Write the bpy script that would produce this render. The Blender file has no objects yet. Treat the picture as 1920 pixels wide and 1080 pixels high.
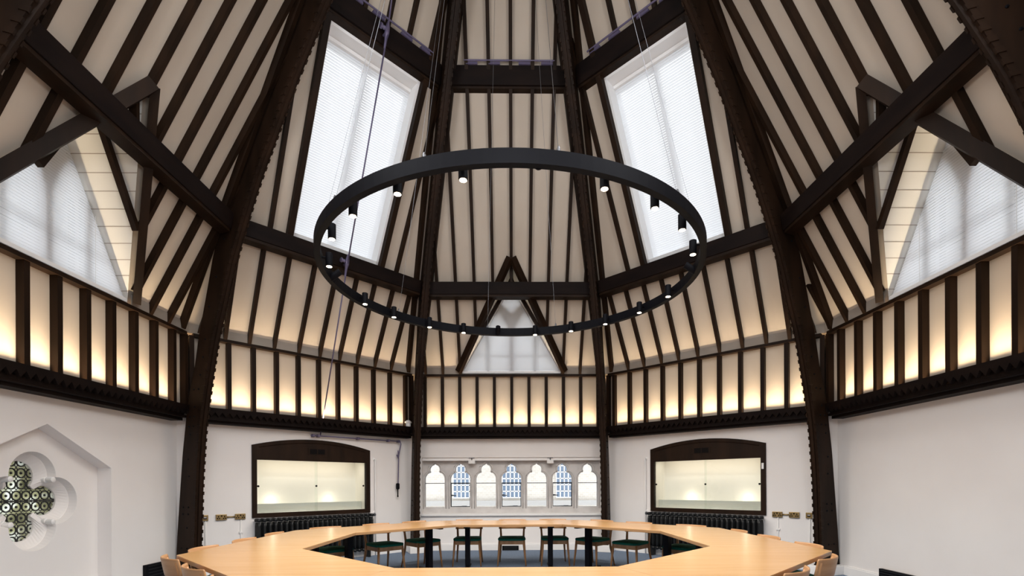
import bpy, bmesh, math, random
from mathutils import Vector, Matrix
from mathutils.geometry import tessellate_polygon
random.seed(7)
PI = math.pi
C = bpy.context.scene.collection
SC = bpy.context.scene

# ------------------------------------------------------------------ camera, world, light, exposure
cam_d = bpy.data.cameras.new('camera')
cam = bpy.data.objects.new('camera', cam_d); C.objects.link(cam)
FPX, CX, CY, YAW, ROLL = 929.72, 971.52, 909.68, .0145, -.0046
cam_d.sensor_width = 36.0; cam_d.sensor_fit = 'HORIZONTAL'
cam_d.lens = FPX / 1920 * 36.0
cam_d.shift_x = (960 - CX) / 1920; cam_d.shift_y = (CY - 540) / 1920
cam_d.clip_start = .02
cr, sr, cw, sw = math.cos(ROLL), math.sin(ROLL), math.cos(YAW), math.sin(YAW)
right = Vector((cw * cr, -sw * cr, sr)); up = Vector((-cw * sr, sw * sr, cr)); fwd = Vector((sw, cw, 0))
M = Matrix((right, up, -fwd)).transposed().to_4x4(); M.translation = Vector((.006, -5.377, 1.35))
cam.matrix_world = M
SC.camera = cam

world = bpy.data.worlds.new('sky'); SC.world = world; world.use_nodes = True
wn = world.node_tree
bg = wn.nodes['Background']; bg.inputs[0].default_value = (.93, .96, 1.0, 1); bg.inputs[1].default_value = 2.75

SC.view_settings.view_transform = 'Standard'; SC.view_settings.look = 'None'
SC.view_settings.gamma = 1.0; SC.view_settings.use_curve_mapping = False
SC.view_settings.exposure = 0.16
SC.cycles.max_bounces = 10; SC.cycles.diffuse_bounces = 5; SC.cycles.transparent_max_bounces = 12
SC.cycles.sample_clamp_indirect = 6.0; SC.cycles.caustics_reflective = False; SC.cycles.caustics_refractive = False
SC.cycles.use_denoising = True

def area(name, loc, direc, xax, sx, sy, power, col, spread=PI):
    d = bpy.data.lights.new(name, 'AREA'); d.shape = 'RECTANGLE'; d.size = sx; d.size_y = sy; d.energy = power; d.color = col
    d.spread = spread
    o = bpy.data.objects.new(name, d); C.objects.link(o)
    z = -Vector(direc).normalized(); x = Vector(xax).normalized(); y = z.cross(x).normalized(); x = y.cross(z)
    m = Matrix((x, y, z)).transposed().to_4x4(); m.translation = Vector(loc); o.matrix_world = m
    return o

# ------------------------------------------------------------------ face frames of the octagonal room
T8 = math.tan(PI / 8); SEC = 1 / math.cos(PI / 8)
AW = 4.95                       # apothem of the wall face
class Face:
    def __init__(s, key, deg, side):
        a = math.radians(deg); s.key = key; s.deg = deg; s.side = side
        s.n = Vector((math.cos(a), math.sin(a), 0)); s.t = Vector((math.sin(a), -math.cos(a), 0))
    def P(s, u, r, z): return s.n * r + s.t * u + Vector((0, 0, z))
FB, FL, FR = Face('B', 90, 'back'), Face('L', 135, 'back_left'), Face('R', 45, 'back_right')
FW, FZ = Face('W', 180, 'left'), Face('Z', 0, 'right')
FWL, FZR, FF = Face('P', 225, 'front_left'), Face('Q', 315, 'front_right'), Face('F', 270, 'front')
VIS = [FB, FL, FR, FW, FZ]; ALL = VIS + [FWL, FZR, FF]
def rr(z, o=0.0): return 3.782 + o - .53 * (z - 5.1086)         # roof plane: apothem at height z, offset o outwards
OIN, OPAN = .10, .19; PLO = 4.785
BACKROOM = {'B': 'above the arched windows', 'L': 'above the left display case', 'R': 'above the right display case',
            'W': 'on the left side above the quatrefoil recess', 'Z': 'on the right side above the blank wall'}

big = area('skylight_daylight', FWL.P(0, 3.18, 6.4), -FWL.n * .85 + Vector((0, 0, -.6)), FWL.t, 1.5, 2.8, 62, (.95, .97, 1))
area('skylight_daylight', FZR.P(0, 3.18, 6.4), -FZR.n * .85 + Vector((0, 0, -.6)), FZR.t, 1.5, 2.8, 62, (.95, .97, 1))
area('dormer_daylight', FF.P(0, 4.3, 4.2), -FF.n + Vector((0, 0, -.15)), FF.t, 1.6, 1.1, 75, (.95, .97, 1))
WARM = (1.0, .80, .54)
for F in VIS:
    area('cove_light', F.P(0, 4.722, 2.47), Vector((0, 0, 1)) + F.n * .10, F.t, 3.5, .035, 50, WARM, math.radians(50))
    for a, b in {'B': ((-1.9, -1.05), (1.1, 1.9)), 'W': ((-1.9, -1.3), (.98, 1.9)), 'Z': ((-1.9, -.9), (1.38, 1.9))}.get(F.key, ((-1.9, 1.9),)):
        area('cove_light', F.P((a + b) / 2, 4.718, 3.63), Vector((0, 0, 1)) - F.n * .36, F.t, b - a, .022, 78 * (b - a), WARM, math.radians(70))

# ------------------------------------------------------------------ materials
def mat(name, col, rough=.6, metal=0, spec=.5, coat=0):
    m = bpy.data.materials.new(name); m.use_nodes = True
    p = m.node_tree.nodes['Principled BSDF']
    p.inputs['Base Color'].default_value = (*col, 1); p.inputs['Roughness'].default_value = rough
    p.inputs['Metallic'].default_value = metal; p.inputs['Specular IOR Level'].default_value = spec
    p.inputs['Coat Weight'].default_value = coat
    return m
def noise_col(m, c1, c2, scale=(3, 3, 3), detail=4, bump=0.0, coords='Object', nscale=1.0, lo=.35, hi=.65):
    nt = m.node_tree; N = nt.nodes; L = nt.links; p = N['Principled BSDF']
    tc = N.new('ShaderNodeTexCoord'); mp = N.new('ShaderNodeMapping'); mp.inputs['Scale'].default_value = scale
    nz = N.new('ShaderNodeTexNoise'); nz.inputs['Scale'].default_value = nscale; nz.inputs['Detail'].default_value = detail
    cr = N.new('ShaderNodeValToRGB'); cr.color_ramp.elements[0].color = (*c1, 1); cr.color_ramp.elements[1].color = (*c2, 1)
    cr.color_ramp.elements[0].position = lo; cr.color_ramp.elements[1].position = hi
    L.new(tc.outputs[coords], mp.inputs[0]); L.new(mp.outputs[0], nz.inputs['Vector'])
    L.new(nz.outputs['Fac'], cr.inputs[0]); L.new(cr.outputs[0], p.inputs['Base Color'])
    if bump:
        b = N.new('ShaderNodeBump'); b.inputs['Strength'].default_value = bump; b.inputs['Distance'].default_value = .01
        L.new(nz.outputs['Fac'], b.inputs['Height']); L.new(b.outputs[0], p.inputs['Normal'])
    return m
M_WALL = noise_col(mat('painted_plaster', (.86, .83, .81), .75, spec=.2), (.845, .815, .80), (.875, .85, .835), (1.3,) * 3, bump=.05)
M_TRIM = mat('white_paint', (.86, .85, .84), .45, spec=.3)
M_PANEL = noise_col(mat('cream_panel', (.52, .44, .36), .6, spec=.15), (.49, .413, .335), (.552, .473, .39), (1.5, 1.5, .5), detail=5)
M_UP = noise_col(mat('taupe_board', (.3, .26, .22), .7, spec=.2), (.28, .24, .2), (.33, .29, .25), (2,) * 3)
M_SOFF = mat('white_boarding', (.66, .64, .60), .6, spec=.25)
M_DARK = noise_col(mat('dark_stained_timber', (.02, .01, .005), .55, spec=.12), (.012, .006, .003), (.021, .010, .0048), (6, 6, 1.2), detail=6, bump=.12)
M_BEAM = noise_col(mat('dark_painted_beam', (.011, .006, .005), .6, spec=.1), (.006, .0034, .003), (.011, .006, .0045), (2, 2, 9), detail=6, bump=.2)
M_RIB = noise_col(mat('dark_rib_paint', (.013, .008, .0065), .55, spec=.14), (.013, .0065, .0035), (.024, .0115, .006), (5, 5, 1), detail=5, bump=.1)
M_BLACK = mat('black_powder_coat', (.004, .004, .006), .55, spec=.1)
M_RAD = mat('radiator_enamel', (.009, .010, .011), .4, spec=.35)
M_STEEL = mat('steel_cable', (.2, .2, .21), .4, metal=1)
M_PURPLE = mat('purple_rod', (.13, .11, .19), .45, metal=.2)
M_BRASS = mat('antique_brass', (.36, .26, .12), .38, metal=.75)
M_PORT = mat('socket_slots', (.004, .003, .003), .6, spec=.1)
M_CHROME = mat('bright_port', (.8, .8, .82), .25, metal=.6)
M_STONE = noise_col(mat('painted_stone', (.62, .6, .58), .8, spec=.15), (.56, .54, .53), (.68, .66, .65), (4,) * 3, detail=6, bump=.15)
M_CASEW = mat('case_lining', (.88, .87, .84), .6, spec=.2)
M_LEDGE = mat('case_ledge', (.72, .73, .68), .5, spec=.3)
M_GREEN = noise_col(mat('green_wool', (.01, .11, .075), .9, spec=.15), (.006, .085, .06), (.014, .135, .095), (60,) * 3)
M_IRON = mat('window_iron', (.02, .024, .035), .5)
M_LEAD = mat('lead_came', (.02, .02, .02), .6)
M_TABLE = noise_col(mat('beech_table_top', (.58, .36, .17), .27, spec=.5), (.54, .305, .125), (.61, .365, .165), (1.1, 16, 16), detail=7, lo=.3, hi=.7)
M_EDGE = noise_col(mat('beech_edge', (.36, .2, .085), .45), (.31, .165, .07), (.4, .225, .1), (2, 2, 30))
M_CHAIR = noise_col(mat('chair_oak', (.42, .2, .08), .42), (.36, .165, .06), (.48, .25, .11), (14, 14, 2), detail=6)
M_PLY = noise_col(mat('bent_beech_ply', (.55, .33, .18), .4), (.44, .225, .095), (.54, .295, .14), (3, 3, 24), detail=6)
M_CARPET = noise_col(mat('blue_carpet', (.16, .21, .29), .95, spec=.05), (.14, .185, .26), (.2, .255, .345), (55, 55, 55), detail=3, bump=.2)
M_BRICK = None

def glass(name, tint=(1, 1, 1), gl=.08):
    m = bpy.data.materials.new(name); m.use_nodes = True; nt = m.node_tree; N = nt.nodes; L = nt.links
    N.remove(N['Principled BSDF'])
    tr = N.new('ShaderNodeBsdfTransparent'); tr.inputs[0].default_value = (*tint, 1)
    g = N.new('ShaderNodeBsdfGlossy'); g.inputs['Roughness'].default_value = .02
    lw = N.new('ShaderNodeFresnel'); lw.inputs[0].default_value = 1.45
    mx = N.new('ShaderNodeMixShader'); L.new(lw.outputs[0], mx.inputs[0]); L.new(tr.outputs[0], mx.inputs[1]); L.new(g.outputs[0], mx.inputs[2])
    L.new(mx.outputs[0], N['Material Output'].inputs[0]); return m
M_GLASS = glass('clear_glass', (.97, .99, .98))

def bullseye():
    m = bpy.data.materials.new('bullseye_glass'); m.use_nodes = True; nt = m.node_tree; N = nt.nodes; L = nt.links
    N.remove(N['Principled BSDF'])
    tc = N.new('ShaderNodeTexCoord'); nz = N.new('ShaderNodeTexNoise'); nz.inputs['Scale'].default_value = 5.5
    cr = N.new('ShaderNodeValToRGB')
    e = cr.color_ramp.elements; e[0].position = .36; e[0].color = (.07, .07, .035, 1); e[1].position = .64; e[1].color = (.42, .44, .38, 1)
    k = e.new(.5); k.color = (.17, .165, .09, 1)
    L.new(tc.outputs['Object'], nz.inputs['Vector']); L.new(nz.outputs[0], cr.inputs[0])
    tr = N.new('ShaderNodeBsdfTransparent'); tl = N.new('ShaderNodeBsdfTranslucent'); g = N.new('ShaderNodeBsdfGlossy'); g.inputs['Roughness'].default_value = .15
    L.new(cr.outputs[0], tr.inputs[0]); L.new(cr.outputs[0], tl.inputs[0])
    a = N.new('ShaderNodeMixShader'); a.inputs[0].default_value = .5; L.new(tr.outputs[0], a.inputs[1]); L.new(tl.outputs[0], a.inputs[2])
    b = N.new('ShaderNodeMixShader'); b.inputs[0].default_value = .08; L.new(a.outputs[0], b.inputs[1]); L.new(g.outputs[0], b.inputs[2])
    L.new(b.outputs[0], N['Material Output'].inputs[0]); return m
M_BULL = bullseye()

def blindmat():
    m = bpy.data.materials.new('white_blind_slat'); m.use_nodes = True; nt = m.node_tree; N = nt.nodes; L = nt.links
    N.remove(N['Principled BSDF'])
    d = N.new('ShaderNodeBsdfDiffuse'); d.inputs[0].default_value = (.86, .86, .87, 1)
    t = N.new('ShaderNodeBsdfTranslucent'); t.inputs[0].default_value = (.80, .81, .84, 1)
    mx = N.new('ShaderNodeMixShader'); mx.inputs[0].default_value = .5
    L.new(d.outputs[0], mx.inputs[1]); L.new(t.outputs[0], mx.inputs[2]); L.new(mx.outputs[0], N['Material Output'].inputs[0]); return m
M_BLIND = blindmat()

def emit(name, col, s):
    m = bpy.data.materials.new(name); m.use_nodes = True; nt = m.node_tree; N = nt.nodes
    N.remove(N['Principled BSDF']); e = N.new('ShaderNodeEmission'); e.inputs[0].default_value = (*col, 1); e.inputs[1].default_value = s
    nt.links.new(e.outputs[0], N['Material Output'].inputs[0]); return m
M_LENS = emit('spot_lens', (1, .82, .58), 14.0)

def brickmat():
    m = mat('pale_brick', (.7, .66, .6), .9, spec=.1); nt = m.node_tree; N = nt.nodes; L = nt.links
    tc = N.new('ShaderNodeTexCoord'); mp = N.new('ShaderNodeMapping'); mp.inputs['Rotation'].default_value = (PI / 2, 0, 0); br = N.new('ShaderNodeTexBrick')
    br.inputs['Scale'].default_value = 4.5; br.inputs['Color1'].default_value = (.50, .455, .40, 1); br.inputs['Color2'].default_value = (.56, .52, .47, 1); br.inputs['Mortar'].default_value = (.60, .58, .55, 1)
    br.inputs['Mortar Size'].default_value = .02
    L.new(tc.outputs['Object'], mp.inputs[0]); L.new(mp.outputs[0], br.inputs['Vector']); L.new(br.outputs[0], N['Principled BSDF'].inputs['Base Color']); return m
M_BRICK = brickmat()
M_OUTGLASS = mat('far_window_glass', (.17, .23, .32), .15, spec=.6)

# ------------------------------------------------------------------ mesh helpers
def obj(name, bm, m, parent=None, smooth=False, bevel=0.0):
    bmesh.ops.recalc_face_normals(bm, faces=bm.faces)
    me = bpy.data.meshes.new(name); bm.to_mesh(me); bm.free()
    for mm in (m if isinstance(m, (list, tuple)) else [m]): me.materials.append(mm)
    if smooth:
        for p in me.polygons: p.use_smooth = True
    o = bpy.data.objects.new(name, me); C.objects.link(o)
    if parent: o.parent = parent; o.matrix_parent_inverse = parent.matrix_world.inverted() if False else Matrix.Translation(-parent.location) if parent.type == 'EMPTY' and not parent.parent else Matrix()
    if bevel:
        b = o.modifiers.new('bevel', 'BEVEL'); b.width = bevel; b.segments = 2; b.limit_method = 'ANGLE'
    return o
def tag(o, label, cat, group=None, kind=None):
    o['label'] = label; o['category'] = cat
    if group: o['group'] = group
    if kind: o['kind'] = kind
    return o
def struct(o): o['kind'] = 'structure'; return o
def thing(name, label, cat, loc=(0, 0, 0), group=None, kind=None):
    o = bpy.data.objects.new(name, None); o.empty_display_size = .1; C.objects.link(o); o.location = loc
    return tag(o, label, cat, group, kind)
def B(): return bmesh.new()
def hexa(bm, v, mi=0):
    vs = [bm.verts.new(p) for p in v]
    for f in ((0, 1, 2, 3), (7, 6, 5, 4), (0, 4, 5, 1), (1, 5, 6, 2), (2, 6, 7, 3), (3, 7, 4, 0)):
        bm.faces.new([vs[i] for i in f]).material_index = mi
def fbox(bm, F, u0, u1, r0, r1, z0, z1, mi=0):
    hexa(bm, [F.P(u0, r0, z0), F.P(u1, r0, z0), F.P(u1, r1, z0), F.P(u0, r1, z0), F.P(u0, r0, z1), F.P(u1, r0, z1), F.P(u1, r1, z1), F.P(u0, r1, z1)], mi)
def box(bm, x0, x1, y0, y1, z0, z1, mi=0):
    hexa(bm, [Vector(p) for p in ((x0, y0, z0), (x1, y0, z0), (x1, y1, z0), (x0, y1, z0), (x0, y0, z1), (x1, y0, z1), (x1, y1, z1), (x0, y1, z1))], mi)
def beam(bm, p0, p1, side, w, out, d0, d1, mi=0):
    """box from p0 to p1; width w along side, from d0 to d1 along out"""
    s = side.normalized() * (w / 2)
    q = [p0 - s + out * d0, p0 + s + out * d0, p0 + s + out * d1, p0 - s + out * d1, p1 - s + out * d0, p1 + s + out * d0, p1 + s + out * d1, p1 - s + out * d1]
    hexa(bm, q, mi)
def ring_frames(pts):
    fr = []
    for i in range(len(pts)):
        a = pts[max(0, i - 1)]; b = pts[min(len(pts) - 1, i + 1)]; t = (b - a).normalized()
        ref = Vector((0, 0, 1)) if abs(t.z) < .9 else Vector((1, 0, 0))
        x = t.cross(ref).normalized(); fr.append((x, t.cross(x).normalized()))
    return fr
def tube(bm, pts, rad, seg=8, cap=True, mi=0, sy=1.0):
    pts = [Vector(p) for p in pts]; rad = rad if isinstance(rad, (list, tuple)) else [rad] * len(pts)
    fr = ring_frames(pts); rings = []
    for p, r, (x, y) in zip(pts, rad, fr):
        rings.append([bm.verts.new(p + x * (r * math.cos(2 * PI * k / seg)) + y * (r * sy * math.sin(2 * PI * k / seg))) for k in range(seg)])
    for a, b in zip(rings, rings[1:]):
        for k in range(seg): bm.faces.new((a[k], a[(k + 1) % seg], b[(k + 1) % seg], b[k])).material_index = mi
    if cap: bm.faces.new(rings[0][::-1]).material_index = mi; bm.faces.new(rings[-1]).material_index = mi
def prism(bm, f0, f1, outer, holes=(), holes1=None, outer1=None):
    """plate between mappings f0(u,z) (front) and f1 (back), with holes"""
    loops0 = [outer] + list(holes); loops1 = [outer1 or outer] + list(holes1 or holes)
    tris = tessellate_polygon([[Vector((p[0], p[1], 0)) for p in l] for l in loops0])
    fl0 = [p for l in loops0 for p in l]; fl1 = [p for l in loops1 for p in l]
    a = [bm.verts.new(f0(*p)) for p in fl0]; b = [bm.verts.new(f1(*p)) for p in fl1]
    for t in tris:
        try: bm.faces.new([a[i] for i in t]); bm.faces.new([b[i] for i in t][::-1])
        except ValueError: pass
    k = 0
    for l in loops0:
        n = len(l)
        for i in range(n):
            j = (i + 1) % n; bm.faces.new((a[k + i], a[k + j], b[k + j], b[k + i]))
        k += n
def sheet(bm, f, outer, holes=()):
    loops = [outer] + list(holes)
    tris = tessellate_polygon([[Vector((p[0], p[1], 0)) for p in l] for l in loops])
    vs = [bm.verts.new(f(*p)) for l in loops for p in l]
    for t in tris: bm.faces.new([vs[i] for i in t])
def lathe(bm, base, axis, prof, seg=16, mi=0):
    """prof: list of (radius, distance along axis)"""
    axis = axis.normalized(); ref = Vector((0, 0, 1)) if abs(axis.z) < .9 else Vector((1, 0, 0))
    x = axis.cross(ref).normalized(); y = axis.cross(x); rings = []
    for r, h in prof:
        rings.append([bm.verts.new(base + axis * h + x * (r * math.cos(2 * PI * k / seg)) + y * (r * math.sin(2 * PI * k / seg))) for k in range(seg)])
    for a, b in zip(rings, rings[1:]):
        for k in range(seg): bm.faces.new((a[k], a[(k + 1) % seg], b[(k + 1) % seg], b[k])).material_index = mi
    bm.faces.new(rings[0][::-1]).material_index = mi; bm.faces.new(rings[-1]).material_index = mi

# ------------------------------------------------------------------ floor, walls, skirting
bm = B(); RF = 6.8
vs = [bm.verts.new((RF * math.cos(PI / 8 + k * PI / 4), RF * math.sin(PI / 8 + k * PI / 4), 0)) for k in range(8)]; bm.faces.new(vs)
struct(obj('floor', bm, M_CARPET))

HW = AW * T8
def mit(F, r0=AW):
    def at(r):
        def f(u, z):
            return F.P(u * (r / r0) if abs(u) > r0 * T8 - 1e-4 else u, r, z)
        return f
    return at
def wall_rect(z0=0.0, z1=2.55): return [(-HW, z0), (HW, z0), (HW, z1), (-HW, z1)]
def hole(u0, u1, z0, z1): return [(u0, z0), (u1, z0), (u1, z1), (u0, z1)]
# back wall with the wide recess of the arched windows
WU0, WU1, WZ0, WZ1 = -1.845, 1.885, .745, 1.93
bm = B(); m_ = mit(FB); prism(bm, m_(AW), m_(AW + .17), wall_rect(), [hole(WU0, WU1, WZ0, WZ1)]); WB = struct(obj('wall_back', bm, M_WALL))
# diagonal walls with the openings of the display cases
CASE = {'L': .03, 'R': -.02}
for F in (FL, FR):
    c = CASE[F.key]; bm = B(); m_ = mit(F); prism(bm, m_(AW), m_(AW + .12), wall_rect(), [hole(c - 1.0, c + 1.0, .87, 1.85)])
    struct(obj('wall_' + F.side, bm, M_WALL))
for F in (FZ, FWL, FZR):
    bm = B(); m_ = mit(F); prism(bm, m_(AW), m_(AW + .2), wall_rect()); struct(obj('wall_' + F.side, bm, M_WALL))
bm = B(); m_ = mit(FF); prism(bm, m_(AW), m_(AW + .2), [(-HW, 0), (-.62, 0), (-.62, 2.15), (.62, 2.15), (.62, 0), (HW, 0), (HW, 2.55), (-HW, 2.55)]); struct(obj('wall_front', bm, M_WALL))
bm = B()
for a in ((-.7, -.62, AW + .2, 6.6, 0, 2.3), (.62, .7, AW + .2, 6.6, 0, 2.3), (-.7, .7, 6.6, 6.7, 0, 2.3), (-.7, .7, AW + .2, 6.7, 2.3, 2.38)): fbox(bm, FF, *a)
struct(obj('wall_sky_blocker', bm, M_WALL))  # unseen box added behind the doorway to keep sky light off the table
# left wall: gabled recess, quatrefoil, reveal
RC = 0.0
def quatre(r, a=.27, n=22, cu=RC + .02, cz=1.2):
    x = (a + math.sqrt(2 * r * r - a * a)) / 2; lim = math.atan2(x, x - a); out = []
    for q in range(4):
        ca, sa = math.cos(q * PI / 2), math.sin(q * PI / 2)
        for k in range(n):
            t = -lim + 2 * lim * k / n; px, pz = a + r * math.cos(t), r * math.sin(t)
            out.append((cu + px * ca - pz * sa, cz + px * sa + pz * ca))
    return out
def qglass(n=22, cu=RC + .02, cz=1.2, g=0.0):
    out = []; r = .165 + g; h = .128 + g
    lim = PI - math.asin(h / r)
    for q in range(4):
        ca, sa = math.cos(q * PI / 2), math.sin(q * PI / 2)
        for k in range(n):
            t = -lim + 2 * lim * k / (n - 1); px, pz = .27 + r * math.cos(t), r * math.sin(t)
            out.append((cu + px * ca - pz * sa, cz + px * sa + pz * ca))
    return out
bm = B(); m_ = mit(FW)
gable = [(RC - .845, .02), (RC + .845, .02), (RC + .845, 1.585), (RC, 2.03), (RC - .845, 1.585)]
prism(bm, m_(AW), m_(AW + .17), wall_rect(), [gable])
big_ = [(-1.2, .0), (1.2, .0), (1.2, 2.2), (-1.2, 2.2)]
prism(bm, lambda u, z: FW.P(u, AW + .17, z), lambda u, z: FW.P(u, AW + .25, z), big_, [quatre(.265)], [quatre(.245)])
prism(bm, lambda u, z: FW.P(u, AW + .25, z), lambda u, z: FW.P(u, AW + .33, z), big_, [quatre(.24)], [qglass()])
prism(bm, lambda u, z: FW.P(u, AW + .33, z), lambda u, z: FW.P(u, AW + .5, z), big_, [qglass()])
WLEFT = struct(obj('wall_left', bm, M_WALL))
bm = B()
for q in range(4):
    a = PI / 4 + q * PI / 2
    for rad, r0 in ((.335, AW + .165), (.325, AW + .24)):
        p = FW.P(RC + .02 + rad * math.cos(a), r0, 1.2 + rad * math.sin(a)); lathe(bm, p, FW.n, [(.012, 0), (.03, .008), (.03, .07), (.02, .09)], 12)
obj('cusp_block', bm, M_TRIM, WLEFT, smooth=False)
for F in VIS + [FWL, FZR]:
    bm = B(); e = .0; h = .14
    uu = [(-HW, HW)] if F is not FW else [(-HW, RC - .845), (RC + .845, HW)]
    for a, b in uu:
        fbox(bm, F, a * .995, b * .995, AW - .022, AW, 0, h - .02); fbox(bm, F, a * .995, b * .995, AW - .014, AW, h - .02, h)
    struct(obj('baseboard_' + F.side, bm, M_TRIM))

# ------------------------------------------------------------------ roof slopes
DORM = {'B': .03, 'W': -.19, 'Z': .275, 'F': 0.0}; DHW, DZ0, DZ1 = 1.04, 3.6, 5.43
SKY = {'L': (-.77, .69), 'R': (-.555, .80), 'P': (-.7, .7), 'Q': (-.7, .7)}; SZ0, SZ1 = 5.18, 7.64
STUD = {'B': (.03, .3525), 'L': (0, .353), 'R': (0, .353), 'W': (.235, .355), 'Z': (-.235, .355)}
RAFT = {'B': [.03 + .3475 * k for k in range(-5, 6)], 'W': [-.19 + .34 * k for k in range(-5, 6)], 'Z': [.275 + .345 * k for k in range(-6, 5)],
        'L': [-1.47, -1.13, -.755, -.36, 0, .36, .70, 1.06, 1.41], 'R': [1.47, 1.13, .76, .38, 0, -.36, -.70, -1.06, -1.41]}
RUP = {'L': [-1.09, 1.04, -.36, 0, .34], 'R': [1.12, -.92, .42, .12, -.2]}
CEIL = {}
for F in ALL:
    k = F.key; bm = B()
    # lower upright panel band and the two ledges behind the timbers
    def q(a): bm.faces.new([bm.verts.new(F.P(*p)) for p in a])
    w = PLO * T8
    q([(-w, PLO, 2.4), (w, PLO, 2.4), (w, PLO, 3.58), (-w, PLO, 3.58)])
    q([(-w, PLO, 2.4), (w, PLO, 2.4), (5.15 * T8, 5.15, 2.4), (-5.15 * T8, 5.15, 2.4)])
    rb = rr(3.58, OPAN); w2 = rb * T8
    q([(-w, PLO, 3.58), (w, PLO, 3.58), (w2, rb, 3.58), (-w2, rb, 3.58)])
    zt = 10.2; wt = rr(zt, OPAN) * T8
    f = lambda u, z: F.P(u, rr(z, OPAN), z)
    if k in DORM:
        c = DORM[k]; outl = [(-w2, 3.58), (c - DHW, 3.58), (c - DHW, DZ0), (c, DZ1), (c + DHW, DZ0), (c + DHW, 3.58), (w2, 3.58), (wt, zt), (-wt, zt)]
        sheet(bm, f, outl)
    else:
        u0, u1 = SKY[k]; sheet(bm, f, [(-w2, 3.58), (w2, 3.58), (wt, zt), (-wt, zt)], [hole(u0, u1, SZ0, SZ1)])
    CEIL[k] = struct(obj('ceiling_' + F.side, bm, M_PANEL))
bm = B(); r = rr(10.2, OPAN) * SEC
bm.faces.new([bm.verts.new((r * math.cos(PI / 8 + j * PI / 4), r * math.sin(PI / 8 + j * PI / 4), 10.2)) for j in range(8)])
struct(obj('ceiling_cap', bm, M_PANEL))

UPV = Vector((0, 0, 1))
def slope_pt(F, u, z, o): return F.P(u, rr(z, o), z)
def raft_piece(F, u, z0, z1, w=.054, parent=None, o0=OIN, o1=OPAN - .005, name='rafter'):
    bm = B()
    hexa(bm, [slope_pt(F, u - w / 2, z0, o0), slope_pt(F, u + w / 2, z0, o0), slope_pt(F, u + w / 2, z0, o1), slope_pt(F, u - w / 2, z0, o1),
              slope_pt(F, u - w / 2, z1, o0), slope_pt(F, u + w / 2, z1, o0), slope_pt(F, u + w / 2, z1, o1), slope_pt(F, u - w / 2, z1, o1)])
    return obj(name, bm, M_DARK, parent)
for F in VIS:
    k = F.key; par = CEIL[k]
    # studs of the lower band
    u0, s = STUD[k]
    for u in [u0 + s * j for j in range(-6, 7)] + [-1.905, 1.905]:
        if abs(u) > 4.72 * T8 - .03 or (abs(u) > 1.8 and abs(u) != 1.905): continue
        bm = B(); fbox(bm, F, u - .03, u + .03, 4.70, PLO - .002, 2.42, 3.575); obj('stud', bm, M_DARK, par)
    # upstand board above the rail
    bm = B()
    if k in DORM:
        c = DORM[k]; spans = [(-4.74 * T8, c - DHW - .0), (c + DHW + .0, 4.74 * T8)]
    else: spans = [(-4.74 * T8, 4.74 * T8)]
    for a, b in spans: fbox(bm, F, a, b, 4.688, 4.702, 3.60, 3.735)
    obj('upstand_board', bm, M_UP, par)
    for u in RAFT[k]:
        zh = min(5.1086 + (3.782 + OIN - abs(u) / T8) / .53, 9.9)
        if zh < 3.9: continue
        z0 = 3.6
        if k in DORM:
            d = abs(u - DORM[k])
            if d < DHW: z0 = DZ1 - d / DHW * (DZ1 - DZ0) + .15
            if d < .02: z0 = DZ1 - .03
            raft_piece(F, u, z0, zh, parent=par)
        else:
            raft_piece(F, u, z0, min(zh, 5.0), parent=par)
    if k in RUP:
        a, b = SKY[k]
        for u in RUP[k]:
            zh = min(5.1086 + (3.782 + OIN - abs(u) / T8) / .53, 9.9)
            raft_piece(F, u, 7.75 if a < u < b else 5.0, zh, parent=par)
        for u in (a - .045, b + .045): raft_piece(F, u, 5.0, min(9.9, 5.1086 + (3.782 + OIN - abs(u) / T8) / .53), w=.085, parent=par, o0=OIN - .02)
    # hip rafters tight against the ribs
    for sg in (-1, 1):
        bm = B(); pts = []
        for z in (3.62, 9.6):
            u = sg * (rr(z, OIN) * T8 - .13); pts += [slope_pt(F, u - .035, z, OIN), slope_pt(F, u + .035, z, OIN), slope_pt(F, u + .035, z, OPAN - .005), slope_pt(F, u - .035, z, OPAN - .005)]
        hexa(bm, pts); obj('hip_rafter', bm, M_DARK, par)

# ------------------------------------------------------------------ dormers: soffits, gable, tracery, blind, frame
wi = [0]
def window(parent=None):
    wi[0] += 1; o = bpy.data.objects.new('window_%d' % wi[0], None); C.objects.link(o); o['kind'] = 'structure'; return o
def slats(name, F, wl, wr, z0, z1, rfun, parent, pitch=.026):
    bm = B(); z = z0
    while z < z1 - .004:
        a0, a1 = wl(z), wr(z)
        if a1 - a0 < .03: break
        zt = z + pitch * 1.1; b0, b1 = wl(min(zt, z1)), wr(min(zt, z1))
        v = [bm.verts.new(F.P(a0, rfun(z) - .004, z)), bm.verts.new(F.P(a1, rfun(z) - .004, z)), bm.verts.new(F.P(b1, rfun(zt) + .005, zt)), bm.verts.new(F.P(b0, rfun(zt) + .005, zt))]
        bm.faces.new(v); z += pitch
    return obj(name, bm, M_BLIND, parent)
def arch_pts(w, z0, zs, za, n=10):
    out = [(-w, z0), (w, z0), (w, zs)]
    # pointed arch: two arcs
    R_ = ((za - zs) ** 2 + w * w) / (2 * w); cx_ = w - R_
    for j in range(1, n + 1):
        t = math.asin((za - zs) / R_) * j / n; out.append((cx_ + R_ * math.cos(t), zs + R_ * math.sin(t)))
    for p in out[-2:2:-1]: out.append((-p[0], p[1]))
    out.append((-w, zs)); return out
DL = {'B': 'above the arched windows', 'W': 'on the left above the quatrefoil recess', 'Z': 'on the right above the blank wall'}
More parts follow.
